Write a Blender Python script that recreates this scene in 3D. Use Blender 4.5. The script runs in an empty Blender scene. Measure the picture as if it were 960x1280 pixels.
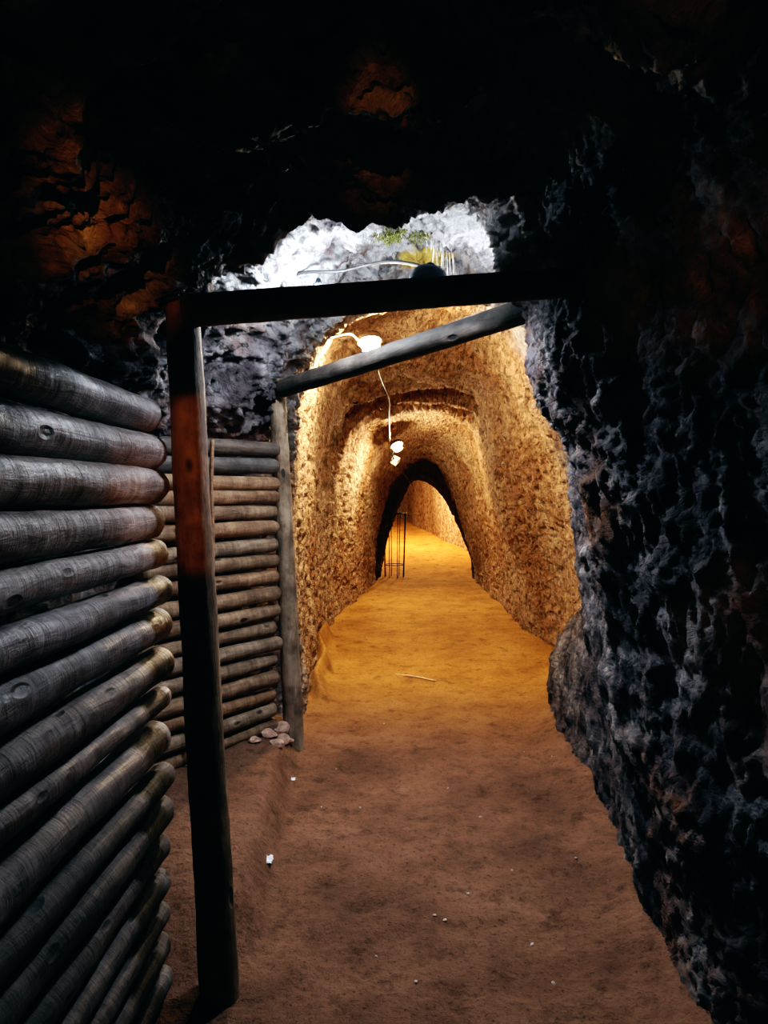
import bpy, math, random
import numpy as np
from mathutils import Vector, Matrix

random.seed(7)
RNG = np.random.RandomState(11)
SC = bpy.context.scene
COL = SC.collection
F, CX, HY, EYE = 900.0, 480.0, 615.0, 1.6      # focal (px of a 960x1280 frame), principal column, horizon row, eye height

def at(px, py, Y):
    """a point of the tunnel that stands at depth Y and is seen at (px, py) of the photo"""
    return np.array([(px - CX) * Y / F, Y, EYE + (HY - py) * Y / F])

# ------------------------------------------------------------------ noise
_perm = RNG.permutation(256)
_perm = np.concatenate([_perm, _perm, _perm])
_g = RNG.normal(size=(256, 3)); _g /= np.linalg.norm(_g, axis=1)[:, None]

def perlin(p):
    i = np.floor(p).astype(int); f = p - i
    u = f * f * f * (f * (f * 6 - 15) + 10)
    i &= 255
    out = 0
    for dx in (0, 1):
        for dy in (0, 1):
            for dz in (0, 1):
                h = _perm[_perm[_perm[i[:, 0] + dx] + i[:, 1] + dy] + i[:, 2] + dz]
                d = (_g[h] * (f - (dx, dy, dz))).sum(1)
                w = (u[:, 0] if dx else 1 - u[:, 0]) * (u[:, 1] if dy else 1 - u[:, 1]) * (u[:, 2] if dz else 1 - u[:, 2])
                out = out + d * w
    return out * 1.5

def fbm(p, octv=4, gain=.5):
    a, s, o = 1.0, 1.0, 0
    for k in range(octv):
        o = o + a * perlin(p * s + 17.3 * k); a *= gain; s *= 2.03
    return o

def ridge(p, octv=4, gain=.5):
    a, s, o = 1.0, 1.0, 0
    for k in range(octv):
        o = o + a * (1 - 2 * np.abs(perlin(p * s + 31.7 * k))); a *= gain; s *= 2.1
    return o

def sstep(a, b, x):
    t = np.clip((x - a) / (b - a), 0, 1)
    return t * t * (3 - 2 * t)

# ------------------------------------------------------------------ mesh / object helpers
def mesh(name, V, Fc, mat, parent=None, smooth=True, mats=None, midx=None, loc=None):
    me = bpy.data.meshes.new(name)
    V = np.asarray(V, dtype=float)
    me.from_pydata(V.tolist(), [], [tuple(int(i) for i in f) for f in Fc])
    for m in (mats or [mat]):
        me.materials.append(m)
    if midx is not None:
        me.polygons.foreach_set('material_index', midx)
    me.polygons.foreach_set('use_smooth', [smooth] * len(me.polygons))
    me.update()
    o = bpy.data.objects.new(name, me); COL.objects.link(o)
    if parent: o.parent = parent
    if loc is not None: o.location = loc
    return o

def gridmesh(name, P, mat, flip=False):
    """P: (rows, cols, 3)"""
    R, C = P.shape[:2]
    idx = np.arange(R * C).reshape(R, C)
    q = np.stack([idx[:-1, :-1], idx[1:, :-1], idx[1:, 1:], idx[:-1, 1:]], -1).reshape(-1, 4)
    if flip: q = q[:, ::-1]
    me = bpy.data.meshes.new(name)
    me.vertices.add(R * C); me.vertices.foreach_set('co', P.reshape(-1).astype(np.float32))
    n = len(q)
    me.loops.add(n * 4); me.loops.foreach_set('vertex_index', q.reshape(-1).astype(np.int32))
    me.polygons.add(n)
    me.polygons.foreach_set('loop_start', np.arange(0, n * 4, 4, dtype=np.int32))
    me.polygons.foreach_set('use_smooth', np.ones(n, dtype=bool))
    me.materials.append(mat)
    me.update(calc_edges=True)
    o = bpy.data.objects.new(name, me); COL.objects.link(o)
    return o

def tag(o, label=None, cat=None, group=None, kind=None):
    if label: o['label'] = label
    if cat: o['category'] = cat
    if group: o['group'] = group
    if kind: o['kind'] = kind
    return o

def empty(name, loc, rot=None):
    o = bpy.data.objects.new(name, None); COL.objects.link(o); o.empty_display_size = .1
    o.location = loc
    if rot is not None: o.rotation_euler = rot
    return o

def catmull(pts, n):
    pts = np.asarray(pts, float)
    P = np.vstack([2 * pts[0] - pts[1], pts, 2 * pts[-1] - pts[-2]])
    out = []
    for k in range(len(pts) - 1):
        p0, p1, p2, p3 = P[k:k + 4]
        for t in np.linspace(0, 1, n, endpoint=False):
            out.append(.5 * (2 * p1 + (p2 - p0) * t + (2 * p0 - 5 * p1 + 4 * p2 - p3) * t * t + (3 * p1 - p0 - 3 * p2 + p3) * t ** 3))
    out.append(pts[-1])
    return np.array(out)

def tube_vf(path, rad, n=8, closed=False):
    path = np.asarray(path, float); m = len(path)
    rad = np.full(m, rad) if np.isscalar(rad) else np.asarray(rad)
    V, Fc = [], []
    if closed: T = np.roll(path, -1, 0) - np.roll(path, 1, 0)
    else: T = np.gradient(path, axis=0)
    T /= np.linalg.norm(T, axis=1)[:, None] + 1e-12
    u = np.cross(T[0], (0, 0, 1) if abs(T[0][2]) < .9 else (1, 0, 0)); u /= np.linalg.norm(u)
    for k in range(m):
        u = u - T[k] * (u @ T[k]); u /= np.linalg.norm(u)
        v = np.cross(T[k], u)
        for a in range(n):
            th = 2 * math.pi * a / n
            V.append(path[k] + rad[k] * (math.cos(th) * u + math.sin(th) * v))
    for k in range(m if closed else m - 1):
        k2 = (k + 1) % m
        for a in range(n):
            b = (a + 1) % n
            Fc.append((k * n + a, k * n + b, k2 * n + b, k2 * n + a))
    if not closed:
        Fc.append(tuple(range(n - 1, -1, -1))); Fc.append(tuple((m - 1) * n + a for a in range(n)))
    return np.array(V), Fc

def join(*vfs):
    V, Fc, o = [], [], 0
    for v, f in vfs:
        V.append(v); Fc += [tuple(i + o for i in q) for q in f]; o += len(v)
    return np.vstack(V), Fc

def lathe_vf(prof, n=24):
    """prof: (r, z) pairs, turned about local z"""
    V, Fc = [], []
    for r, z in prof:
        for a in range(n):
            th = 2 * math.pi * a / n
            V.append((r * math.cos(th), r * math.sin(th), z))
    for k in range(len(prof) - 1):
        for a in range(n):
            b = (a + 1) % n
            Fc.append((k * n + a, k * n + b, (k + 1) * n + b, (k + 1) * n + a))
    Fc.append(tuple(range(n - 1, -1, -1))); Fc.append(tuple((len(prof) - 1) * n + a for a in range(n)))
    return np.array(V), Fc

def frame_z(d, up=(0, 0, 1)):
    """rotation whose local z points along d"""
    return Vector(d).to_track_quat('Z', 'Y').to_matrix().to_4x4()

# ------------------------------------------------------------------ materials
def newmat(name):
    m = bpy.data.materials.new(name); m.use_nodes = True
    nt = m.node_tree; b = nt.nodes['Principled BSDF']
    return m, nt, b

def nd(nt, t, **kw):
    n = nt.nodes.new(t)
    for k, v in kw.items():
        if k.startswith('i_'): n.inputs[k[2:].replace('_', ' ')].default_value = v
        else: setattr(n, k, v)
    return n

def coords(nt, scale=(1, 1, 1), rot=(0, 0, 0)):
    tc = nd(nt, 'ShaderNodeTexCoord'); mp = nd(nt, 'ShaderNodeMapping')
    mp.inputs['Scale'].default_value = scale; mp.inputs['Rotation'].default_value = rot
    nt.links.new(tc.outputs['Object'], mp.inputs['Vector'])
    return mp.outputs['Vector']

def noise(nt, vec, scale, detail=6, rough=.6, dist=0):
    n = nd(nt, 'ShaderNodeTexNoise'); n.inputs['Scale'].default_value = scale
    n.inputs['Detail'].default_value = detail; n.inputs['Roughness'].default_value = rough; n.inputs['Distortion'].default_value = dist
    nt.links.new(vec, n.inputs['Vector'])
    return n.outputs['Fac']

def ramp(nt, fac, stops):
    r = nd(nt, 'ShaderNodeValToRGB'); e = r.color_ramp.elements
    while len(e) < len(stops): e.new(.5)
    for k, (p, c) in enumerate(stops):
        e[k].position = p; e[k].color = (*c, 1) if len(c) == 3 else c
    nt.links.new(fac, r.inputs['Fac'])
    return r.outputs['Color']

def mix(nt, fac, a, b, mode='MIX'):
    m = nd(nt, 'ShaderNodeMix', data_type='RGBA', blend_type=mode)
    if hasattr(fac, 'is_linked') or hasattr(fac, 'links'): nt.links.new(fac, m.inputs['Factor'])
    else: m.inputs['Factor'].default_value = fac
    for s, v in ((m.inputs[6], a), (m.inputs[7], b)):
        if isinstance(v, tuple): s.default_value = (*v, 1)
        else: nt.links.new(v, s)
    return m.outputs[2]

def bump(nt, h, dist, strength=1.0, normal=None):
    b = nd(nt, 'ShaderNodeBump'); b.inputs['Distance'].default_value = dist; b.inputs['Strength'].default_value = strength
    nt.links.new(h, b.inputs['Height'])
    if normal is not None: nt.links.new(normal, b.inputs['Normal'])
    return b.outputs['Normal']

def maprange(nt, v, a, b, c=0, d=1):
    m = nd(nt, 'ShaderNodeMapRange', clamp=True)
    m.interpolation_type = 'SMOOTHSTEP'
    for k, x in zip(('From Min', 'From Max', 'To Min', 'To Max'), (a, b, c, d)): m.inputs[k].default_value = x
    nt.links.new(v, m.inputs['Value'])
    return m.outputs['Result']

def sepxyz(nt, vec):
    s = nd(nt, 'ShaderNodeSeparateXYZ'); nt.links.new(vec, s.inputs[0]); return s.outputs

def rock_material():
    m, nt, b = newmat('cave_rock')
    P = coords(nt)
    y = sepxyz(nt, P)[1]
    nb = noise(nt, P, 2.2, 6, .6)
    # warp the boundary between grey bedrock and ochre cut clay
    ad = nd(nt, 'ShaderNodeMath', operation='MULTIPLY_ADD'); ad.inputs[1].default_value = 1.2; nt.links.new(nb, ad.inputs[0]); nt.links.new(y, ad.inputs[2])
    xr = maprange(nt, sepxyz(nt, P)[0], .55, 1.0, 0, -.9)              # the grey rock reaches deeper on the right
    ad2 = nd(nt, 'ShaderNodeMath', operation='ADD'); nt.links.new(ad.outputs[0], ad2.inputs[0]); nt.links.new(xr, ad2.inputs[1])
    warm = maprange(nt, ad2.outputs[0], 5.55, 6.15)
    n1 = noise(nt, P, 3.5, 8, .65); n2 = noise(nt, P, 14, 8, .7, .3)
    grey = ramp(nt, n1, [(.3, (.035, .025, .026)), (.46, (.12, .098, .105)), (.56, (.22, .205, .215)), (.68, (.42, .40, .40))])
    rust = ramp(nt, noise(nt, P, 1.7, 5, .6), [(.54, (0, 0, 0)), (.7, (1, 1, 1))])
    grey = mix(nt, rust, grey, (.20, .085, .035))
    fl = noise(nt, P, 9, 8, .7)
    ochre = ramp(nt, fl, [(.28, (.12, .055, .025)), (.4, (.36, .20, .095)), (.54, (.56, .38, .22)), (.7, (.74, .58, .40))])
    P3 = coords(nt, (1, .6, .25))
    ochre2 = ramp(nt, noise(nt, P3, 2.5, 4, .5), [(.38, (.36, .17, .06)), (.6, (.66, .5, .34))])
    ochre = mix(nt, .45, ochre, ochre2)
    pits = ramp(nt, noise(nt, coords(nt, (2.4, .5, .9), (.6, .5, .8)), 15, 4, .6, .5), [(.34, (.14, .085, .05)), (.47, (1, 1, 1))])
    stre = ramp(nt, noise(nt, coords(nt, (1, .5, .28), (.25, .1, .4)), 30, 6, .7, .4), [(.34, (.35, .27, .2)), (.52, (1, 1, 1))])
    ochre = mix(nt, .7, ochre, stre, 'MULTIPLY')
    ochre = mix(nt, .7, ochre, pits, 'MULTIPLY')
    pale_high = nd(nt, 'ShaderNodeMath', operation='MULTIPLY'); z = sepxyz(nt, P)[2]
    nt.links.new(maprange(nt, z, 2.42, 2.75), pale_high.inputs[0]); nt.links.new(ramp(nt, noise(nt, P, 4, 6, .65), [(.38, (0, 0, 0)), (.5, (1, 1, 1))]), pale_high.inputs[1])
    grey = mix(nt, pale_high.outputs[0], grey, (.50, .50, .51))  # patchy paler grey towards the roof
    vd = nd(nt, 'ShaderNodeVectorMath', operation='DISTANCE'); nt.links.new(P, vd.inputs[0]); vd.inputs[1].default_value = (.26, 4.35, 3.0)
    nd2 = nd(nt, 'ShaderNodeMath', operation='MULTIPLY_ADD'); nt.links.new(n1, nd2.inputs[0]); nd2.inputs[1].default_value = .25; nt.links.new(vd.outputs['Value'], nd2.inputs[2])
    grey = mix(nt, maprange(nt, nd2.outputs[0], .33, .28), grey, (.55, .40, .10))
    arch_shade = nd(nt, 'ShaderNodeMath', operation='MULTIPLY'); nt.links.new(maprange(nt, y, 12.7, 13.1), arch_shade.inputs[0]); nt.links.new(maprange(nt, y, 14.5, 14.2), arch_shade.inputs[1])
    ochre = mix(nt, arch_shade.outputs[0], ochre, (.07, .038, .02))  # shade on the underside of the last arch, painted into the clay colour
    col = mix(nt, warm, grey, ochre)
    dirt = ramp(nt, n2, [(.3, (.4, .36, .33)), (.46, (1, 1, 1))])
    col = mix(nt, .8, col, dirt, 'MULTIPLY')
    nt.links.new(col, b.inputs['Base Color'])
    b.inputs['Roughness'].default_value = .85; b.inputs['Specular IOR Level'].default_value = .25
    # relief: fractured grain near, slanting pick marks in the clay
    PA = coords(nt, (1, .45, 1), (.5, .3, .2))
    h1 = noise(nt, PA, 16, 10, .68, .6)
    vo = nd(nt, 'ShaderNodeTexVoronoi', feature='F1'); vo.inputs['Scale'].default_value = 26; nt.links.new(PA, vo.inputs['Vector'])
    PB = coords(nt, (1.4, .45, .9), (.6, .5, .7))
    pick = ramp(nt, noise(nt, PB, 20, 3, .55, .2), [(.36, (0, 0, 0)), (.5, (1, 1, 1))])
    s2 = nd(nt, 'ShaderNodeMath', operation='MULTIPLY'); nt.links.new(pick, s2.inputs[0]); nt.links.new(warm, s2.inputs[1])
    nn = bump(nt, h1, .09)
    rg = nd(nt, 'ShaderNodeTexNoise', noise_type='RIDGED_MULTIFRACTAL'); rg.inputs['Scale'].default_value = 9; rg.inputs['Detail'].default_value = 6; nt.links.new(PA, rg.inputs['Vector'])
    nn = bump(nt, rg.outputs['Fac'], .012, .8, nn)
    nn = bump(nt, s2.outputs[0], .03, 1.0, nn)
    nn = bump(nt, vo.outputs['Distance'], .012, .5, nn)
    nt.links.new(nn, b.inputs['Normal'])
    return m

def floor_material():
    m, nt, b = newmat('packed_earth')
    P = coords(nt)
    y = sepxyz(nt, P)[1]
    n1 = noise(nt, P, 2.0, 8, .65); n2 = noise(nt, P, 30, 6, .7); n3 = noise(nt, P, 7, 8, .7)
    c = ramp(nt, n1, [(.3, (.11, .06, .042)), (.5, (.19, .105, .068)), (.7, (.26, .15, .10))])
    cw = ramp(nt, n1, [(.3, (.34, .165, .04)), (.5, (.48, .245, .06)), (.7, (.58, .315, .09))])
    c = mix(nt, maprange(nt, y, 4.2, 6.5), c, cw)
    d = ramp(nt, n3, [(.33, (.35, .33, .32)), (.47, (1, 1, 1))])
    c = mix(nt, .7, c, d, 'MULTIPLY')
    s = ramp(nt, n2, [(.3, (.55, .5, .48)), (.5, (1, 1, 1)), (.75, (1.0, 1.0, 1.0))])
    c = mix(nt, .6, c, s, 'MULTIPLY')
    sp = ramp(nt, noise(nt, P, 75, 4, .6), [(.3, (.3, .27, .25)), (.42, (1, 1, 1)), (.68, (1, 1, 1)), (.8, (1.5, 1.45, 1.4))])
    c = mix(nt, .8, c, sp, 'MULTIPLY')
    nt.links.new(c, b.inputs['Base Color'])
    b.inputs['Roughness'].default_value = .9; b.inputs['Specular IOR Level'].default_value = .2
    nn = bump(nt, n3, .045); nn = bump(nt, n2, .018, 1, nn)
    nt.links.new(nn, b.inputs['Normal'])
    return m

def wood_material(name, dark, mid, light, rough=.6, ring=True, wet=False):
    m, nt, b = newmat(name)
    oi = nd(nt, 'ShaderNodeObjectInfo')
    P0 = coords(nt, (1, 1, 1))
    ofs = nd(nt, 'ShaderNodeVectorMath', operation='ADD'); nt.links.new(P0, ofs.inputs[0])
    cb = nd(nt, 'ShaderNodeMath', operation='MULTIPLY'); cb.inputs[1].default_value = 50; nt.links.new(oi.outputs['Random'], cb.inputs[0])
    nt.links.new(cb.outputs[0], ofs.inputs[1])
    def sc(v):
        mp = nd(nt, 'ShaderNodeMapping'); mp.inputs['Scale'].default_value = v; nt.links.new(ofs.outputs[0], mp.inputs['Vector']); return mp.outputs[0]
    grain = noise(nt, sc((.8, 5, 5)), 6, 8, .68, .8)          # runs along local x
    cross = noise(nt, sc((8, 1.2, 1.2)), 3.0, 8, .7, .6)       # rings of bark across the log
    patch = noise(nt, sc((1, 1, 1)), 5, 6, .65)
    a = nd(nt, 'ShaderNodeMath', operation='ADD'); nt.links.new(grain, a.inputs[0]); nt.links.new(cross if ring else patch, a.inputs[1])
    a2 = nd(nt, 'ShaderNodeMath', operation='MULTIPLY'); a2.inputs[1].default_value = .5; nt.links.new(a.outputs[0], a2.inputs[0])
    c = ramp(nt, a2.outputs[0], [(.33, dark), (.5, mid), (.66, light)])
    pt = ramp(nt, patch, [(.36, (.38, .30, .26)), (.55, (1, 1, 1))])
    c = mix(nt, .75, c, pt, 'MULTIPLY')
    tint = ramp(nt, oi.outputs['Random'], [(0, (.78, .72, .68)), (.35, (1, .93, .88)), (.7, (.85, .88, .95)), (1, (1.0, .82, .68))])
    c = mix(nt, 1, c, tint, 'MULTIPLY')
    knot = nd(nt, 'ShaderNodeTexVoronoi', feature='F1'); knot.inputs['Scale'].default_value = 1
    nt.links.new(sc((4.5, 10, 10)), knot.inputs['Vector'])
    kf = ramp(nt, knot.outputs['Distance'], [(.09, (0, 0, 0)), (.16, (1, 1, 1))])
    c = mix(nt, .8, c, kf, 'MULTIPLY')
    nt.links.new(c, b.inputs['Base Color'])
    if wet:
        r = ramp(nt, noise(nt, sc((1, 1, 1)), 9, 5, .6), [(.42, (.32,) * 3), (.6, (rough,) * 3)])
        nt.links.new(r, b.inputs['Roughness'])
    else: b.inputs['Roughness'].default_value = rough
    nn = bump(nt, grain, .006)
    if ring: nn = bump(nt, cross, .009, 1, nn)
    nn = bump(nt, patch, .012, .6, nn); nn = bump(nt, kf, .006, 1, nn)
    nt.links.new(nn, b.inputs['Normal'])
    return m

def plain(name, col, rough=.6, metal=0, var=.3, scale=20, bmp=.002):
    m, nt, b = newmat(name)
    P = coords(nt); n = noise(nt, P, scale, 5, .6)
    c = ramp(nt, n, [(.3, tuple(x * (1 - var) for x in col)), (.7, tuple(min(1, x * (1 + var)) for x in col))])
    nt.links.new(c, b.inputs['Base Color']); b.inputs['Roughness'].default_value = rough; b.inputs['Metallic'].default_value = metal
    nt.links.new(bump(nt, n, bmp), b.inputs['Normal'])
    return m

def glow(name, col, strength):
    m, nt, b = newmat(name)
    b.inputs['Base Color'].default_value = (*[min(1, c) for c in col], 1)
    b.inputs['Emission Color'].default_value = (*col, 1); b.inputs['Emission Strength'].default_value = strength
    return m

M_ROCK = rock_material(); M_FLOOR = floor_material()
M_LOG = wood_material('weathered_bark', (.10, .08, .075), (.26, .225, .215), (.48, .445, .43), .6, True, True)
M_LOG_MID = wood_material('shaded_bark_mid', (.06, .047, .043), (.145, .123, .115), (.27, .243, .235), .6, True, True)  # same bark, dimmer light on the middle rows put into its colour
M_LOG_LOW = wood_material('shaded_bark_low', (.034, .025, .022), (.075, .061, .056), (.14, .12, .115), .65, True, False)  # same bark again, weak light near the ground put into its colour
M_LOG2 = wood_material('pale_peeled_wood', (.09, .055, .034), (.235, .165, .105), (.39, .30, .21), .75, True)
M_POST = wood_material('old_post_wood', (.08, .05, .028), (.18, .12, .07), (.29, .20, .125), .7, False)
M_POST2 = wood_material('pale_post_wood', (.12, .085, .055), (.26, .20, .14), (.40, .32, .235), .75, False)
M_BEAM = wood_material('grey_pole_wood', (.04, .034, .03), (.085, .075, .066), (.15, .135, .12), .7, False)
M_END = plain('cut_wood_end', (.30, .19, .11), .8, 0, .4, 30)
M_CABLE = plain('cable_rubber', (.03, .03, .032), .5)
M_CABLEW = plain('cable_sheath_pale', (.13, .115, .10), .5)
M_STEEL = plain('rusty_rebar', (.10, .062, .045), .55, .6, .4, 60)
M_LAMPBODY = plain('lamp_housing_metal', (.12, .085, .055), .5, .3)
M_GUARD = plain('lamp_guard_wire', (.25, .19, .12), .4, .7)
M_FLOOD = plain('flood_housing_blue_grey', (.06, .075, .10), .4, .3)
M_BOX = plain('junction_box_plastic', (.36, .31, .25), .5)
M_STONE = plain('rubble_stone', (.34, .225, .17), .9, 0, .45, 25, .012)
M_PEBBLE = plain('pebble_stone', (.42, .36, .32), .85, 0, .35, 40, .004)
M_MOSS = plain('moss', (.15, .15, .03), .9, 0, .5, 60, .01)
M_ROOT = plain('root_fibre', (.62, .60, .55), .8)
M_PAPER = plain('crumpled_plastic', (.66, .70, .82), .45)
M_TWIG = plain('bleached_twig', (.62, .48, .32), .8)
M_MUD = plain('yellow_clay_patch', (.55, .42, .16), .9, 0, .3, 30, .01)
WARM = (1.0, .60, .25)
M_GLOW1 = glow('lit_lamp_glass', (1.0, .75, .48), 1600)
M_GLOW2 = glow('lit_far_lamp_glass', (1.0, .75, .48), 1150)
M_COOL = glow('lit_flood_lens', (.88, .91, 1.0), 850)

# ------------------------------------------------------------------ floor height
def floor_h(x, y):
    z = .08 * np.clip(y - 13.7, 0, 30)
    bank = sstep(-.44, -.58, x + .045 * (y - 3)) * sstep(2.2, 2.7, y) * sstep(5.2, 4.6, y)
    z = z + .135 * bank
    z = z + .06 * sstep(.75, 1.0, x - .075 * (y - 2.3)) * sstep(5.6, 5.0, y)        # silt against the right wall
    z = z + .035 * sstep(-.35, -.62, x) * sstep(2.2, 1.8, y)
    # low clay kerb along the left wall of the ochre passage
    t = np.clip((y - 5.5) / 2.5, 0, 1)
    kx = -.50 - .17 * t + .03 * np.sin(y * 5)
    z = z + .22 * np.exp(-((x - kx) / .055) ** 2) * sstep(5.4, 5.7, y) * sstep(8.4, 7.7, y) * (.55 + .45 * t)
    return z

# ------------------------------------------------------------------ cave shell
def far(Y, pts):
    o = [at(px, py, Y)[[0, 2]] for px, py in pts]
    o[0][1] -= .15; o[-1][1] -= .15
    return Y, o

def S(Y, *pts): return Y, [np.array(p, float) for p in pts]

ST = [
 S(-1.4, (-1.06, -.1), (-1.06, .5), (-1.06, 1.), (-1.04, 1.6), (-.96, 1.95), (-.6, 2.25), (0, 2.36), (.4, 2.38), (.85, 2.2), (1.15, 1.8), (1.2, 1.2), (1.22, .5), (1.25, -.1)),
 S(0.0, (-1.0, -.1), (-1.0, .5), (-1.0, 1.), (-.98, 1.6), (-.90, 1.97), (-.55, 2.30), (0, 2.48), (.4, 2.52), (.9, 2.3), (1.12, 1.8), (1.16, 1.2), (1.2, .5), (1.22, -.1)),
 S(1.6, (-.94, -.1), (-.94, .5), (-.94, 1.), (-.93, 1.6), (-.86, 2.0), (-.56, 2.36), (0, 2.56), (.4, 2.62), (.86, 2.42), (.98, 1.8), (1.03, 1.2), (1.08, .5), (1.12, -.1)),
 S(2.2, (-.94, -.1), (-.94, .5), (-.94, 1.), (-.92, 1.6), (-.86, 2.03), (-.58, 2.39), (0, 2.60), (.36, 2.67), (.74, 2.48), (.80, 1.9), (.86, 1.3), (.92, .55), (.97, -.1)),
 S(2.45, (-.95, -.1), (-.95, .5), (-.95, 1.), (-.90, 1.6), (-.84, 2.05), (-.63, 2.38), (0, 2.535), (.34, 2.59), (.62, 2.42), (.68, 1.98), (.78, 1.4), (.87, .7), (.96, -.1)),
 S(2.62, (-1.30, -.1), (-1.3, .5), (-1.35, 1.), (-1.35, 1.6), (-1.2, 2.1), (-.8, 2.5), (0, 2.78), (.36, 2.72), (.58, 2.38), (.62, 2.06), (.73, 1.6), (.82, .9), (.97, -.1)),
 S(2.9, (-1.42, -.1), (-1.42, .5), (-1.45, 1.), (-1.45, 1.6), (-1.3, 2.15), (-.85, 2.62), (0, 3.0), (.40, 2.85), (.58, 2.40), (.63, 2.05), (.75, 1.65), (.90, 1.0), (1.03, -.1)),
 S(3.55, (-1.46, -.1), (-1.46, .5), (-1.46, 1.), (-1.45, 1.6), (-1.25, 2.2), (-.78, 2.75), (0, 3.05), (.55, 2.95), (.84, 2.55), (.88, 2.1), (.93, 1.6), (1.02, 1.0), (1.08, -.1)),
 S(4.15, (-1.18, -.1), (-1.18, .5), (-1.18, 1.), (-1.14, 1.7), (-.90, 2.2), (-.55, 2.75), (.1, 3.08), (.65, 2.98), (1.1, 2.6), (1.25, 2.2), (1.25, 1.5), (1.15, .8), (1.13, -.1)),
 S(4.75, (-.80, -.1), (-.84, .5), (-.84, 1.), (-.84, 1.7), (-.74, 2.3), (-.45, 2.8), (.15, 3.1), (.75, 3.0), (1.3, 2.6), (1.55, 2.1), (1.5, 1.2), (1.20, .56), (1.17, -.1)),
 S(5.2, (-.60, -.1), (-.64, .5), (-.68, 1.), (-.70, 1.7), (-.66, 2.35), (-.42, 2.85), (.2, 3.12), (.85, 3.02), (1.3, 2.7), (1.6, 2.1), (1.6, .95), (1.22, .52), (1.19, -.1)),
 S(5.7, (-.58, -.1), (-.66, .5), (-.70, 1.), (-.70, 1.7), (-.66, 2.35), (-.40, 2.88), (.25, 3.12), (.9, 3.0), (1.2, 2.7), (1.45, 2.2), (1.65, 1.5), (1.70, .6), (1.64, -.1)),
 far(6.3, [(396, 843), (388, 770), (384, 690), (384, 600), (392, 500), (425, 418), (520, 388), (600, 402), (645, 452), (674, 530), (706, 608), (724, 700), (722, 843)]),
 far(7.2, [(402, 815), (394, 750), (390, 680), (392, 600), (402, 510), (438, 440), (520, 425), (590, 430), (625, 480), (650, 560), (680, 640), (706, 720), (704, 815)]),
 far(8.4, [(411, 786), (404, 730), (402, 660), (404, 590), (418, 520), (452, 482), (535, 478), (588, 486), (606, 530), (615, 590), (632, 660), (652, 730), (656, 786)]),
 far(8.75, [(419, 779), (412, 725), (412, 655), (420, 590), (437, 530), (475, 496), (539, 488), (592, 499), (601, 540), (610, 590), (626, 660), (645, 730), (651, 779)]),
 far(8.9, [(416, 776), (408, 720), (404, 650), (402, 580), (412, 500), (458, 452), (539, 442), (600, 456), (609, 525), (614, 590), (628, 660), (642, 725), (646, 776)]),
 far(9.45, [(424, 767), (416, 712), (412, 650), (412, 588), (424, 515), (470, 478), (540, 468), (598, 482), (607, 540), (612, 600), (624, 660), (637, 715), (641, 767)]),
 far(9.6, [(427, 765), (420, 710), (420, 650), (426, 590), (440, 540), (484, 510), (540, 505), (590, 517), (601, 550), (609, 600), (622, 660), (634, 715), (638, 765)]),
 far(9.68, [(430, 763), (423, 709), (421, 650), (425, 590), (440, 532), (486, 502), (542, 494), (596, 509), (605, 548), (610, 602), (621, 660), (632, 715), (636, 763)]),
 far(9.85, [(432, 761), (424, 710), (424, 650), (428, 590), (446, 542), (490, 519), (545, 511), (590, 532), (601, 558), (608, 605), (620, 660), (630, 715), (633, 761)]),
 far(10.15, [(439, 757), (432, 706), (432, 650), (438, 597), (454, 552), (490, 528), (543, 517), (589, 536), (601, 565), (608, 612), (617, 662), (625, 711), (628, 757)]),
 far(10.6, [(447, 751), (441, 705), (442, 650), (450, 605), (464, 566), (490, 540), (540, 528), (585, 540), (600, 572), (607, 620), (613, 665), (619, 710), (621, 751)]),
 far(11.6, [(460, 739), (456, 700), (458, 650), (468, 608), (482, 576), (502, 556), (535, 548), (565, 560), (584, 592), (594, 630), (601, 670), (607, 705), (608, 739)]),
 far(12.7, [(470, 728), (468, 690), (473, 650), (485, 612), (499, 588), (513, 575), (530, 571), (548, 583), (562, 607), (575, 648), (585, 685), (592, 708), (595, 728)]),
 far(13.0, [(471, 726), (470, 690), (476, 650), (487, 615), (500, 592), (513, 580), (530, 576), (546, 586), (560, 609), (574, 650), (584, 686), (591, 707), (594, 726)]),
 far(14.2, [(475, 716), (484, 682), (493, 652), (501, 630), (509, 612), (517, 603), (528, 602), (541, 609), (558, 628), (573, 658), (583, 685), (588, 702), (590, 716)]),
 S(14.9, (-.3, -.1), (-.4, .6), (-.45, 1.1), (-.3, 1.6), (0, 2.1), (.4, 2.5), (.8, 2.7), (1.3, 2.6), (1.7, 2.2), (1.95, 1.7), (2.0, 1.2), (1.95, .6), (1.9, -.1)),
 S(16.5, (-.3, .05), (-.4, .8), (-.45, 1.3), (-.3, 1.8), (0, 2.3), (.4, 2.7), (.8, 2.9), (1.3, 2.8), (1.7, 2.4), (1.95, 1.9), (2.0, 1.4), (1.97, .8), (1.93, .05)),
 S(19, (-.9, .25), (-1, 1.), (-1, 1.5), (-.9, 2.0), (-.6, 2.5), (-.2, 2.9), (.2, 3.1), (.7, 3.0), (1.1, 2.6), (1.35, 2.1), (1.4, 1.6), (1.4, 1.0), (1.38, .25)),
 S(22, (-1.6, .5), (-1.7, 1.2), (-1.7, 1.7), (-1.6, 2.2), (-1.3, 2.7), (-.9, 3.1), (-.5, 3.3), (0, 3.2), (.45, 2.8), (.7, 2.3), (.78, 1.8), (.78, 1.2), (.78, .5)),
 S(26, (-2.8, .8), (-2.9, 1.5), (-2.9, 2.), (-2.8, 2.5), (-2.5, 3.), (-2.1, 3.4), (-1.7, 3.6), (-1.2, 3.5), (-.75, 3.1), (-.5, 2.6), (-.4, 2.1), (-.4, 1.5), (-.4, .8)),
]

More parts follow.
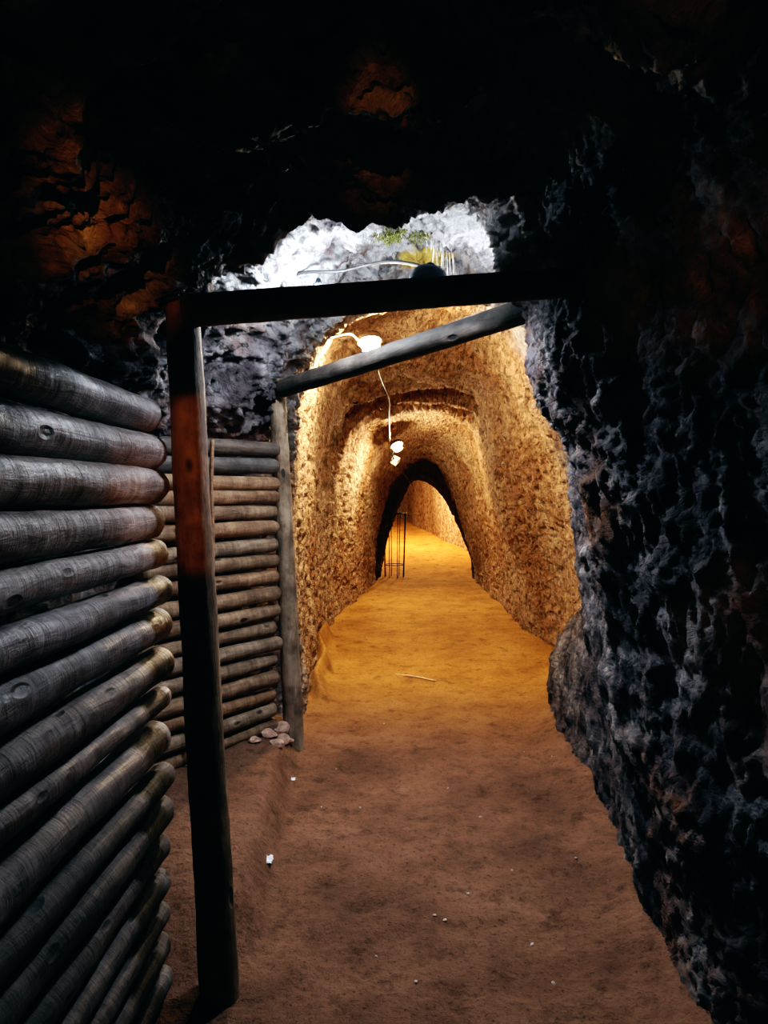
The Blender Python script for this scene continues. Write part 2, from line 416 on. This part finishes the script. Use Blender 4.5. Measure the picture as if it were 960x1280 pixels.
SUB = 44
def build_shell():
    Ys = np.concatenate([np.arange(-1.4, .8, .035), np.arange(.8, 5.8, .0125), np.arange(5.8, 9.0, .024), np.arange(9.0, 14.9, .034), np.arange(14.9, 26.01, .11)])
    rings = np.array([catmull(p, SUB) for _, p in ST])          # (stations, n, 2)
    sy = np.array([y for y, _ in ST])
    k = np.clip(np.searchsorted(sy, Ys, 'right') - 1, 0, len(sy) - 2)
    t = (Ys - sy[k]) / (sy[k + 1] - sy[k])
    t = .5 * t + .5 * t * t * (3 - 2 * t)
    XZ = rings[k] * (1 - t)[:, None, None] + rings[k + 1] * t[:, None, None]
    P = np.concatenate([XZ[..., :1], np.broadcast_to(Ys[:, None, None], XZ.shape[:2] + (1,)), XZ[..., 1:]], -1)
    dY = np.gradient(P, axis=0); dR = np.gradient(P, axis=1)
    N = np.cross(dR, dY); N /= np.linalg.norm(N, axis=2)[..., None] + 1e-9     # inward
    if N[len(Ys) // 3, 6 * SUB, 2] > 0: N = -N
    q = P.reshape(-1, 3); y = q[:, 1]; x = q[:, 0]
    warm = sstep(4.9, 6.2, y)
    # grey bedrock: big blocky facets, sharp ridges
    side = sstep(.45, .65, x) * sstep(2.5, 2.2, q[:, 2])                    # right wall: finer, standing grain
    rough = .085 * fbm(q * 2.1, 2) + .05 * ridge(q * (3.0, 2.2, 3.0) + 5, 3, .55) - .045 + .022 * ridge(q * 11 + 3, 3, .6) + .010 * ridge(q * 37, 2, .6)
    blk = fbm(q * (1.6, 2.6, 1.6) + 40, 2); rough = rough + .035 * np.round(blk * 3.5) / 3.5
    fine = .045 * fbm(q * (2.2, 2.2, 1.3), 2) + .016 * ridge(q * (6, 5.5, 3.2) + 5, 3, .6) - .04 + .013 * ridge(q * (15, 14, 9) + 3, 3, .65) + .02 * fbm(q * 7, 3) + .007 * ridge(q * 41, 2, .6)
    left = sstep(-.25, -.45, x) * sstep(2.3, 2.7, y) * sstep(5.3, 4.8, y)   # slanting broken strata above the far stack
    st = q @ np.array([[.8, .3, .6], [0, 1, 0], [-.6, .2, .8]]).T
    rough = rough + left * (.05 * ridge(st * (2.2, 2.4, 6) + 9, 2, .55) - .02 + .016 * ridge(st * (7, 7, 19) + 2, 3, .6))
    mid = sstep(2.45, 2.8, y)
    rough = rough + mid * (.022 * ridge(q * (13, 9, 13) + 11, 3, .65) - .008)
    near = rough * (1 - side) + fine * side
    # clay cut with picks: short slanting gouges
    sl = q @ np.array([[1, 0, .35], [.0, .55, 0], [-.35, 0, 1]]).T
    wm = .05 * fbm(q * 1.6, 2) + .020 * fbm(q * 6, 3) - .026 * np.clip(perlin(sl * 13) - .05, 0, 1) * 2 + .008 * fbm(q * 24, 2)
    far_amt = sstep(15, 13, y) * .6 + .4
    d = near * (1 - warm) + wm * warm * far_amt
    # behind the stacked logs the rock stays clear of the timber
    calm = sstep(-.55, -.7, x) * (1 - warm) * sstep(2.0, 1.8, q[:, 2])
    d = d * (1 - .65 * calm)
    c = at(448, 523, 8.6); dq = (q - c) / (.12, .30, .12)
    d = d - .34 * np.exp(-(dq ** 2).sum(1))
    P = P + N * d.reshape(P.shape[:2])[..., None]
    a, b = 4 * SUB + SUB // 2, 8 * SUB + SUB // 2
    for nm, lo, hi in (('wall_left', 0, a), ('ceiling', a, b), ('wall_right', b, 12 * SUB)):
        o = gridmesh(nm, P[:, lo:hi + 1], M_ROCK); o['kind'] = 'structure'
    # the passage is closed where it bends out of sight
    last = P[-1]; c = last.mean(0)
    V = np.vstack([last, c]); n = len(last)
    o = mesh('wall_back', V, [(i, i + 1, n) for i in range(n - 1)] + [(n - 1, 0, n)], M_ROCK); o['kind'] = 'structure'
    return P

SHELL = build_shell()

def build_floor():
    Ys = np.concatenate([np.arange(-1.4, 1.2, .05), np.arange(1.2, 6, .016), np.arange(6, 15, .03), np.arange(15, 26.01, .12)])
    Xs = np.arange(-1.7, 2.35, .017)
    X, Y = np.meshgrid(Xs, Ys)
    sh = -sstep(15.5, 26, Y) * 2.0
    X = X + sh
    q = np.stack([X, Y, 0 * X], -1).reshape(-1, 3)
    Z = floor_h(X, Y) + (.018 * fbm(q * 1.7, 3) + .010 * fbm(q * 8, 3) + .004 * fbm(q * 30, 2)).reshape(X.shape)
    # earth rises where it meets the walls
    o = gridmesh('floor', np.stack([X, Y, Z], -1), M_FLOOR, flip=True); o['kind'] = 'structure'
    return Xs, Ys, Z
FX, FYs, FZ = build_floor()
def ground(x, y):
    i = int(np.clip(np.searchsorted(FYs, y), 0, len(FYs) - 1)); j = int(np.clip(np.searchsorted(FX, x), 0, len(FX) - 1))
    return float(FZ[i, j])

# ------------------------------------------------------------------ timber
def log_mesh(L, r0, r1, seed, n=36, step=.018, bend=.008, rough=.03, knots=3):
    rs = np.random.RandomState(seed)
    m = max(12, int(L / step)); xs = np.linspace(-L / 2, L / 2, m)
    th = np.linspace(0, 2 * math.pi, n, endpoint=False)
    Xg, Tg = np.meshgrid(xs, th, indexing='ij')
    r = r0 + (r1 - r0) * (Xg / L + .5)
    q = np.stack([Xg * 5, np.cos(Tg) * 1.1, np.sin(Tg) * 1.1], -1).reshape(-1, 3) + rs.uniform(0, 50, 3)
    nz = fbm(q, 3).reshape(Xg.shape)
    ringn = fbm(np.stack([Xg * 26, np.cos(Tg) * .5, np.sin(Tg) * .5], -1).reshape(-1, 3) + rs.uniform(0, 50, 3), 2).reshape(Xg.shape)
    r = r * (1 + rough * 1.6 * nz + rough * .5 * ringn)
    for _ in range(knots):
        kx, kt = rs.uniform(-L / 2, L / 2), rs.uniform(0, 2 * math.pi)
        dt = (Tg - kt + math.pi) % (2 * math.pi) - math.pi
        ks = rs.uniform(.6, 1.1); d2 = ((Xg - kx) / (.024 * ks) + .5 * nz) ** 2 + (dt * r0 / (.014 * ks) + .4 * ringn) ** 2
        r = r + r0 * (.07 * np.exp(-d2) - .12 * np.exp(-d2 * 5))
    e = np.minimum(Xg + L / 2, L / 2 - Xg)                       # worn, rounded ends
    r = r * np.where(e < .014, .86 + .14 * np.sqrt(np.clip(1 - (1 - e / .014) ** 2, 0, 1)), 1)
    cy = bend * np.sin(xs * 2.6 / L + rs.uniform(0, 6)) + .4 * bend * np.sin(xs * 9 + rs.uniform(0, 6)); cz = .6 * bend * np.sin(xs * 3.1 / L + rs.uniform(0, 6))
    cy -= cy.mean(); cz -= cz.mean()
    P = np.stack([Xg, r * np.cos(Tg) + cy[:, None], r * np.sin(Tg) + cz[:, None]], -1)
    V = P.reshape(-1, 3); Fc = []; mi = []
    for k in range(m - 1):
        for a in range(n):
            b = (a + 1) % n
            Fc.append((k * n + a, k * n + b, (k + 1) * n + b, (k + 1) * n + a)); mi.append(0)
    Fc.append(tuple(range(n))[::-1]); Fc.append(tuple((m - 1) * n + a for a in range(n))); mi += [1, 1]
    return V, Fc, mi

def timber(name, A, B, r0, r1, mat, seed, **kw):
    A, B = Vector(A), Vector(B)
    L = (B - A).length
    V, Fc, mi = log_mesh(L, r0, r1, seed, **kw)
    o = mesh(name, V, Fc, None, mats=[mat, M_END], midx=mi)
    d = (B - A).normalized()
    q = d.to_track_quat('X', 'Z')
    o.matrix_world = Matrix.Translation((A + B) / 2) @ q.to_matrix().to_4x4()
    return o

ORD = ['topmost', 'second', 'third', 'fourth', 'fifth', 'sixth', 'seventh', 'eighth', 'ninth', 'tenth', 'eleventh', 'twelfth', 'thirteenth', 'fourteenth', 'fifteenth', 'sixteenth', 'seventeenth', 'eighteenth', 'nineteenth']

# near stack: (row of its axis where it stops at Y = 2.13, radius)
NEAR = [(522, .053), (565, .055), (606, .057), (650, .055), (694, .046), (738, .047), (785, .052), (834, .054), (876, .036), (926, .055),
        (975, .042), (1022, .052), (1068, .046), (1110, .043), (1150, .038), (1192, .043), (1232, .036), (1266, .034)]
for i, (row, r) in enumerate(NEAR):
    Y1 = 2.235 + .105 * min(1, i / 6) + random.uniform(-.008, .008)
    z1 = EYE + (HY - row) * 2.28 / F
    z0 = z1 + random.uniform(-.006, .006)
    if i == 0: z0 += .025
    if i == 1: z0 += .012
    x1 = -.730 + (.055 - r) * .35
    x0 = x1 - .045 * (Y1 + .35)
    o = timber('log', (x0, -.35, z0), (x1, Y1, z1), r * 1.065, r * 1.0, M_LOG if i < 6 else (M_LOG_MID if i < 10 else M_LOG_LOW), 100 + i, rough=.035)  # bark colour darkens down the stack to imitate light falloff
    where = 'topmost log of the near left stack, shiny grey bark, beside the dark door post' if i == 0 else \
            ('lowest log of the near left stack, thin and dark, lying on the ground' if i == len(NEAR) - 1 else
             ('thin ' if r < .04 else '') + ORD[i] + ' grey log from the top of the near left stack')
    tag(o, where, 'log', 'logs of the near left stack')

# far stack behind the second post: rows of the axes at its right end (Y = 4.42)
FARR = [563, 584, 604, 622, 640, 660, 681, 700, 720, 742, 763, 784, 804, 824, 845, 866, 886, 906]
for i, row in enumerate(FARR):
    Ye = 4.42 + random.uniform(-.015, .015)
    z = EYE + (HY - row) * 4.42 / F
    xe = -.665 + random.uniform(-.02, .015)
    r = (.047, .049, .044, .043, .046, .046, .045, .045, .047, .048, .045, .046, .044, .046, .046, .044, .046, .046)[i]
    t = .78
    o = timber('log', (xe - .74 * t, Ye - t, z + random.uniform(-.012, .012)), (xe, Ye, z), r, r * .97, M_LOG2 if i not in (0, 1) else M_BEAM, 300 + i, rough=.03)
    where = 'topmost pale log of the stack behind the upright pole, under the grey rock' if i == 0 else \
            ('lowest log of the far left stack, just above the rubble' if i == len(FARR) - 1 else
             ORD[i] + ' brown log from the top of the far left stack')
    tag(o, where, 'log', 'logs of the far left stack')

# thin stake in front of the far stack
o = timber('stake', at(264, 940, 3.72) - np.array([0, 0, .05]), at(265, 550, 3.78), .012, .011, M_LOG2, 411, n=14, knots=0)
tag(o, 'thin pale upright stake against the far log stack, half hidden by the dark door post', 'stake')

# first frame
o = timber('post', (-.518, 2.29, -.08), (-.655, 2.33, 2.215), .062, .055, M_POST, 501, bend=.006, knots=5)
tag(o, 'dark upright round post of the near door frame, dim orange light on its middle', 'post')
o = timber('crossbeam', at(228, 390, 2.29) , at(742, 350, 2.46), .053, .050, M_POST, 502, bend=.003, rough=.02)
tag(o, 'black crossbeam of the near door frame, lying level over the near post', 'beam')
# second frame
o = timber('post', at(369, 940, 4.5) - np.array([0, 0, .06]), at(346, 474, 4.5), .063, .052, M_POST2, 503, bend=.008, knots=6)
tag(o, 'pale brown upright pole at the right end of the far log stack', 'post')
o = timber('crossbeam', at(350, 486, 4.44), at(688, 380, 2.99), .056, .054, M_BEAM, 504, bend=.006, knots=5)
tag(o, 'slanting grey pole from the far post up to the right rock wall', 'beam')

# ------------------------------------------------------------------ lamps
def bulkhead_lamp(loc, aim, R, glass, label):
    root = empty('bulkhead_lamp', loc); root.rotation_euler = Vector(aim).to_track_quat('Z', 'Y').to_euler()
    tag(root, label, 'lamp')
    v, f = lathe_vf([(R * .9, -.62 * R), (R * 1.15, -.6 * R), (R * 1.25, -.35 * R), (R * 1.25, -.1 * R), (R * 1.1, .0), (R * .97, .0), (R * .97, -.08 * R)], 28)
    mesh('housing', v, f, M_LAMPBODY, root)
    prof = [(R * .86, -.06 * R)] + [(R * .86 * math.cos(a), R * 1.0 * math.sin(a)) for a in np.linspace(.05, 1.5, 10)]
    v, f = lathe_vf(prof, 28); g = mesh('glass', v, f, glass, root)
    vf = []
    for ang in (0, math.pi / 2):
        ts = np.linspace(.0, math.pi, 17)
        vf.append(tube_vf([(1.06 * R * math.cos(t) * math.cos(ang), 1.06 * R * math.cos(t) * math.sin(ang), 1.16 * R * math.sin(t)) for t in ts], R * .035, 6))
    ts = np.linspace(0, 2 * math.pi, 28, endpoint=False)
    vf.append(tube_vf([(.78 * R * math.cos(t), .78 * R * math.sin(t), .80 * R) for t in ts], R * .035, 6, True))
    v, f = join(*vf); mesh('guard', v, f, M_GUARD, root)
    return root

L1 = at(462, 428, 6.0); L2 = at(496, 557, 10.35)
bulkhead_lamp(L1, (.12, -.30, -.92), .088, M_GLOW1, 'bright round lamp on the roof just above the slanting pole')
bulkhead_lamp(L2, (.35, -.40, -.8), .082, M_GLOW2, 'bright lamp hanging deeper in the passage, below the long cable')

# flood lamp of the near chamber, half behind the black beam
FL = at(535, 352, 3.05)
root = empty('flood_lamp', FL); tag(root, 'blue-grey flood lamp peeping over the black crossbeam', 'lamp')
ax = Vector((-.14, -.08, -.96)).normalized(); root.rotation_euler = ax.to_track_quat('Z', 'Y').to_euler()
v, f = lathe_vf([(.02, -.06), (.055, -.055), (.074, -.035), (.082, -.01), (.088, .032), (.083, .032), (.078, .0), (.06, -.01)], 30); mesh('housing', v, f, M_FLOOD, root)
v, f = lathe_vf([(.066, -.012)] + [(.066 * math.cos(a), -.01 + .018 * math.sin(a)) for a in np.linspace(.05, 1.5, 8)], 26); mesh('lens', v, f, M_COOL, root)
v, f = lathe_vf([(.014, -.08), (.02, -.075), (.022, -.055)], 14); mesh('cable_gland', v, f, M_FLOOD, root)

# added fill bulbs, unseen behind the black beam, that light the near chamber
M_FILL_B = glow('fill_bulb_glow_dimmer', (.86, .92, 1.0), 520)
M_BULB = glow('fill_bulb_glow', (.84, .91, 1.0), 850)
BL = np.array([-.33, 3.62, 2.60]); BR = np.array([.44, 3.72, 2.63])
for loc, gm, lab in ((BL, M_BULB, 'added white fill bulb, unseen behind the left half of the black crossbeam'), (BR, M_FILL_B, 'added white fill bulb, unseen behind the right half of the black crossbeam')):
    root = empty('added_fill_bulb', loc); tag(root, lab, 'lamp')
    v, f = lathe_vf([(.034 * math.sin(a), -.034 * math.cos(a)) for a in np.linspace(.1, 2.6, 10)], 20); mesh('bulb', v, f, gm, root)
    v, f = lathe_vf([(.017, .03), (.018, .05), (.012, .07), (.006, .075)], 16); mesh('socket', v, f, M_FLOOD, root)
# ------------------------------------------------------------------ cables
def cable(name, pts, r, mat, label, n=10):
    v, f = tube_vf(catmull(pts, n), r, 8)
    c = v.mean(0)
    o = mesh(name, v - c, f, mat, loc=c); tag(o, label, 'cable'); return o
cable('cable', [at(345, 356, 3.9), at(362, 346, 3.9), at(385, 340, 3.85), at(425, 339, 3.8), at(460, 331, 3.75), at(488, 327, 3.6), at(520, 331, 3.4), at(540, 340, 3.22), FL + np.array([.0, .12, .06])], .008, M_CABLE, 'dark cable along the white rock above the black crossbeam')
cable('cable', [at(333, 362, 3.9), at(340, 355, 3.9), at(350, 352, 3.88), at(356, 357, 3.87), at(362, 375, 4.2), at(378, 402, 5.0), at(392, 423, 5.3), at(415, 421, 5.6), at(436, 417, 5.8), at(446, 424, 5.9), at(456, 432, 5.97)], .011, M_CABLEW, 'pale cable dropping past the black beam to the lamp on the roof')
cable('cable', [at(466, 440, 6.05), at(471, 458, 7.0), at(478, 478, 8.0), at(486, 497, 8.55), at(486.5, 520, 9.2), at(487, 540, 10), at(488, 552, 10.3), at(494, 556, 10.38)], .011, M_CABLEW, 'cable hanging from the roof down to the deeper lamp')
cable('cable', [at(493, 562, 10.4), at(491, 570, 10.6), at(497, 582, 11.2), at(506, 594, 12.0), at(514, 605, 12.55), at(516, 609, 13.0)], .011, M_CABLE, 'thin dark cable below the deeper lamp running into the last arch')
# junction box on that cable
def box_vf(sx, sy, sz, b=.2):
    V = []; 
    for x in (-1, 1):
        for y in (-1, 1):
            for z in (-1, 1): V.append((x * sx, y * sy, z * sz))
    return np.array(V), [(0, 1, 3, 2), (4, 6, 7, 5), (0, 4, 5, 1), (2, 3, 7, 6), (0, 2, 6, 4), (1, 5, 7, 3)]
root = empty('junction_box', at(494.5, 575.5, 10.8), (.3, .5, -.4)); tag(root, 'small pale junction box below the deeper lamp', 'junction box')
o = mesh('box', *box_vf(.05, .035, .06), M_BOX, root, smooth=False)
bv = o.modifiers.new('bevel', 'BEVEL'); bv.width = .01; bv.segments = 2
o = mesh('lid', *box_vf(.052, .006, .062), M_BOX, root, smooth=False, loc=(0, -.04, 0))
bv = o.modifiers.new('bevel', 'BEVEL'); bv.width = .004; bv.segments = 2

# ------------------------------------------------------------------ wire stand by the last arch
def wire_stand():
    b = at(493, 721, 13.55); b[2] = ground(b[0], 13.55) - .01
    root = empty('wire_stand', b); tag(root, 'tall cage of thin rusty rods standing at the left foot of the last arch', 'wire stand')
    H, Rt, Rb = 1.20, .225, .185
    ring = lambda R, z: tube_vf([(R * math.cos(t), R * math.sin(t), z) for t in np.linspace(0, 2 * math.pi, 32, endpoint=False)], .0085, 6, True)
    v, f = ring(Rt, H); mesh('top_ring', v, f, M_STEEL, root)
    v, f = ring(Rb * 1.03, .24); mesh('lower_ring', v, f, M_STEEL, root)
    for k in range(8):
        a = 2 * math.pi * (k + .35) / 8
        v, f = tube_vf([(Rb * math.cos(a), Rb * math.sin(a), 0), (.5 * (Rb + Rt) * math.cos(a) , .5 * (Rb + Rt) * math.sin(a), H * .5), (Rt * math.cos(a), Rt * math.sin(a), H + .02)], .0085, 6)
        mesh('rod', v, f, M_STEEL, root)
wire_stand()

# ------------------------------------------------------------------ loose things
def ico(seed, sx, sy, sz, sub=2, jag=.35):
    import bmesh
    bm = bmesh.new(); bmesh.ops.create_icosphere(bm, subdivisions=sub, radius=1)
    V = np.array([v.co[:] for v in bm.verts]); Fc = [[v.index for v in f.verts] for f in bm.faces]; bm.free()
    rs = np.random.RandomState(seed)
    for _ in range(7):                                           # split faces of a broken stone
        n = rs.normal(size=3); n /= np.linalg.norm(n); d = rs.uniform(.55, .85)
        h = V @ n - d; V = V - np.clip(h, 0, None)[:, None] * n
    V = V * (1 + jag * .2 * fbm(V * 1.5 + seed, 2))[:, None]
    return V * (sx, sy, sz), Fc

RUB = [(352, 915, 4.42, .062, .05), (341, 921, 4.4, .045, .03), (337, 931, 4.3, .07, .035), (352, 934, 4.3, .06, .04), (327, 928, 4.32, .05, .028), (360, 926, 4.36, .04, .03), (345, 943, 4.18, .06, .025), (318, 937, 4.2, .05, .022)]
names = ['pointed stone wedged between the lowest far log and the pole', 'small flat stone under the end of the lowest far log', 'broad cracked slab in front of the lowest far log',
         'broken stone in front of the foot of the pale pole', 'flat reddish stone under the middle of the lowest far log', 'small stone touching the foot of the pale pole',
         'nearest flat stone of the rubble on the left bank', 'leftmost flat stone of the rubble under the far logs']
for i, (px, py, Y, s, h) in enumerate(RUB):
    p = at(px, py, Y); z = ground(p[0], Y)
    v, f = ico(700 + i, s, s * .8, h)
    o = mesh('stone', v, f, M_STONE, smooth=False, loc=(p[0], Y, z + h * .35)); o.rotation_euler = (0, 0, i * 1.3)
    tag(o, names[i], 'stone', 'rubble at the foot of the far logs')

PEB = [(543, 1147), (556, 1152), (450, 1010), (600, 1022), (690, 950), (720, 1075), (520, 1230), (665, 1180), (692, 1232), (470, 1195), (560, 985), (402, 1008), (640, 1090), (585, 1118), (480, 905), (655, 938), (420, 960)]
for i, (px, py) in enumerate(PEB):
    Y = F * EYE / (py - HY); p = at(px, py, Y); z = ground(p[0], Y); s = random.uniform(.006, .011)
    v, f = ico(800 + i, s, s * .8, s * .6, 1)
    o = mesh('pebble', v, f, M_PEBBLE, smooth=False, loc=(p[0], Y, z + s * .3)); o.rotation_euler = (0, 0, i)
    tag(o, 'tiny pale pebble lying on the brown dirt path', 'pebble', 'pebbles scattered on the path')

def crumple(seed, s):
    n = 15; g = np.linspace(-1, 1, n); X, Y = np.meshgrid(g, g)
    q = np.stack([X, Y, 0 * X], -1).reshape(-1, 3)
    Z = .38 * np.abs(perlin(q * 2.1 + seed)) + .2 * perlin(q * 5 + seed)
    V = q.copy(); V[:, 0] += .4 * perlin(q * 2 + 9 + seed); V[:, 1] += .4 * perlin(q * 2 + 19 + seed); V[:, 2] = Z; V[:, 2] -= V[:, 2].min()
    V *= s
    F_ = [(i * n + j, i * n + j + 1, (i + 1) * n + j + 1, (i + 1) * n + j) for i in range(n - 1) for j in range(n - 1)]
    return V, F_
p = at(331, 1081, 3.05); z = ground(p[0], 3.05)
o = mesh('plastic_scrap', *crumple(3, .032), M_PAPER, smooth=False, loc=(p[0], 3.05, z + .001)); tag(o, 'crumpled bluish white scrap at the left edge of the path', 'litter')
p = at(365, 975, 4.0); z = ground(p[0], 4.0)
o = mesh('paper_scrap', *crumple(8, .018), M_PAPER, smooth=False, loc=(p[0], 4.0, z + .001)); tag(o, 'tiny white scrap on the path edge in front of the pale pole', 'litter')
A = at(494, 846, 6.25); B = at(545, 852, 6.05)
A[2] = ground(A[0], A[1]) + .008; B[2] = ground(B[0], B[1]) + .008; Mid = (A + B) / 2; Mid[2] += .004; Mid[1] += .02
v, f = tube_vf(catmull([A, Mid, B], 8), .007, 6); c = v.mean(0)
o = mesh('twig', v - c, f, M_TWIG, loc=c); tag(o, 'thin pale twig lying on the orange floor', 'twig')

# ------------------------------------------------------------------ things growing on the roof above the flood lamp
def shell_hit(px, py, y0=2.5, y1=6):
    """nearest point of the built rock seen through (px, py)"""
    q = SHELL[(SHELL[:, 0, 1] > y0) & (SHELL[:, 0, 1] < y1)].reshape(-1, 3)
    u = CX + F * q[:, 0] / q[:, 1]; v = HY - F * (q[:, 2] - EYE) / q[:, 1]
    ok = (np.hypot(u - px, v - py) < 3.5)
    if not ok.any(): return at(px, py, 3.6)
    c = q[ok]; return c[np.argmin(c[:, 1])]
rs = np.random.RandomState(5); vf = []
for k in range(34):
    px = rs.uniform(532, 566); py = 292 + (px - 532) * .8 + rs.uniform(-4, 10)
    p = shell_hit(px, py); L = rs.uniform(.05, .14); w = rs.normal(size=2) * .004
    vf.append(tube_vf([p + (0, 0, .01), p + (w[0], w[1], -L * .5), p + (w[0] * 2, w[1] * 2, -L)], np.array([.0016, .0013, .0007]), 4))
v, f = join(*vf); c = v.mean(0)
o = mesh('rootlets', v - c, f, M_ROOT, loc=c); tag(o, 'pale hair-thin rootlets hanging from the roof behind the black beam', 'roots', kind='stuff')
vf = []
for (cx_, cy_) in ((490, 294), (497, 291), (484, 299), (526, 298)):
    p0 = shell_hit(cx_, cy_)
    for k in range(70):
        p = p0 + rs.normal(size=3) * (.028, .03, .012); d = rs.normal(size=3) * .012; d[2] = -abs(d[2]) - .006
        vf.append(tube_vf([p, p + d * .5 , p + d], np.array([.003, .0025, .001]), 4))
v, f = join(*vf); c = v.mean(0)
o = mesh('moss', v - c, f, M_MOSS, loc=c); tag(o, 'yellow-green moss on the lit roof above the flood lamp', 'moss', kind='stuff')

# ------------------------------------------------------------------ light
def lamp(name, kind, loc, energy, col, **kw):
    l = bpy.data.lights.new(name, kind); l.energy = energy; l.color = col
    for k, v in kw.items(): setattr(l, k, v)
    o = bpy.data.objects.new(name, l); COL.objects.link(o); o.location = loc
    return o
def aim(o, target): o.rotation_euler = (Vector(target) - o.location).to_track_quat('-Z', 'Y').to_euler()

lamp('far_passage_lamp', 'POINT', (.75, 17.2, 2.45), 600, (1, .72, .42), shadow_soft_size=.08)
s = lamp('entrance_warm_lamp', 'SPOT', (.25, -.95, 1.45), 160, (1, .36, .09), shadow_soft_size=.02, spot_size=math.radians(10.5), spot_blend=.3)
aim(s, (-.565, 2.28, 1.62))
for tgt, en, ang in ((at(140, 312, 1.75), 150, 9), (at(45, 205, 1.3), 22, 12), (at(470, 187, 1.95), 100, 6), (at(885, 345, 1.9), 75, 15), (at(268, 85, 1.5), 26, 5), (at(845, 20, 1.4), 26, 9), (at(945, 780, 1.9), 45, 10)):
    s = lamp('added_patch_spot', 'SPOT', (.05, -.55, 2.0), en, (1, .38, .10), shadow_soft_size=.015, spot_size=math.radians(ang), spot_blend=1.0)  # added spots without fixtures, each laying one warm patch on the rock
    aim(s, tgt)

w = bpy.data.worlds.new('World'); SC.world = w; w.use_nodes = True
w.node_tree.nodes['Background'].inputs['Color'].default_value = (.25, .7, .75, 1)
w.node_tree.nodes['Background'].inputs['Strength'].default_value = .02

# ------------------------------------------------------------------ camera
cam = bpy.data.cameras.new('Camera'); co = bpy.data.objects.new('Camera', cam); COL.objects.link(co)
co.location = (0, 0, EYE); co.rotation_euler = (math.pi / 2, 0, 0)
cam.sensor_fit = 'VERTICAL'; cam.sensor_height = 36; cam.lens = 36 * F / 1280
cam.shift_y = -(640 - HY) / 1280
cam.clip_start = .05; cam.clip_end = 200
SC.camera = co
SC.cycles.use_denoising = True
SC.cycles.max_bounces = 8
SC.view_settings.view_transform = 'Standard'
SC.view_settings.look = 'None'
SC.view_settings.exposure = .45
SC.view_settings.use_curve_mapping = True
cm = SC.view_settings.curve_mapping; cu = cm.curves[3]
cm.white_level = (3, 3, 3)
for x, y in ((.0075, .003), (.0135, .014), (.027, .05), (.083, .25), (.2, .53), (.333, .72), (.62, .91)): cu.points.new(x, y)
cm.curves[1].points[0].location = (0, .0022); cm.curves[2].points[0].location = (0, .003)
cm.update()
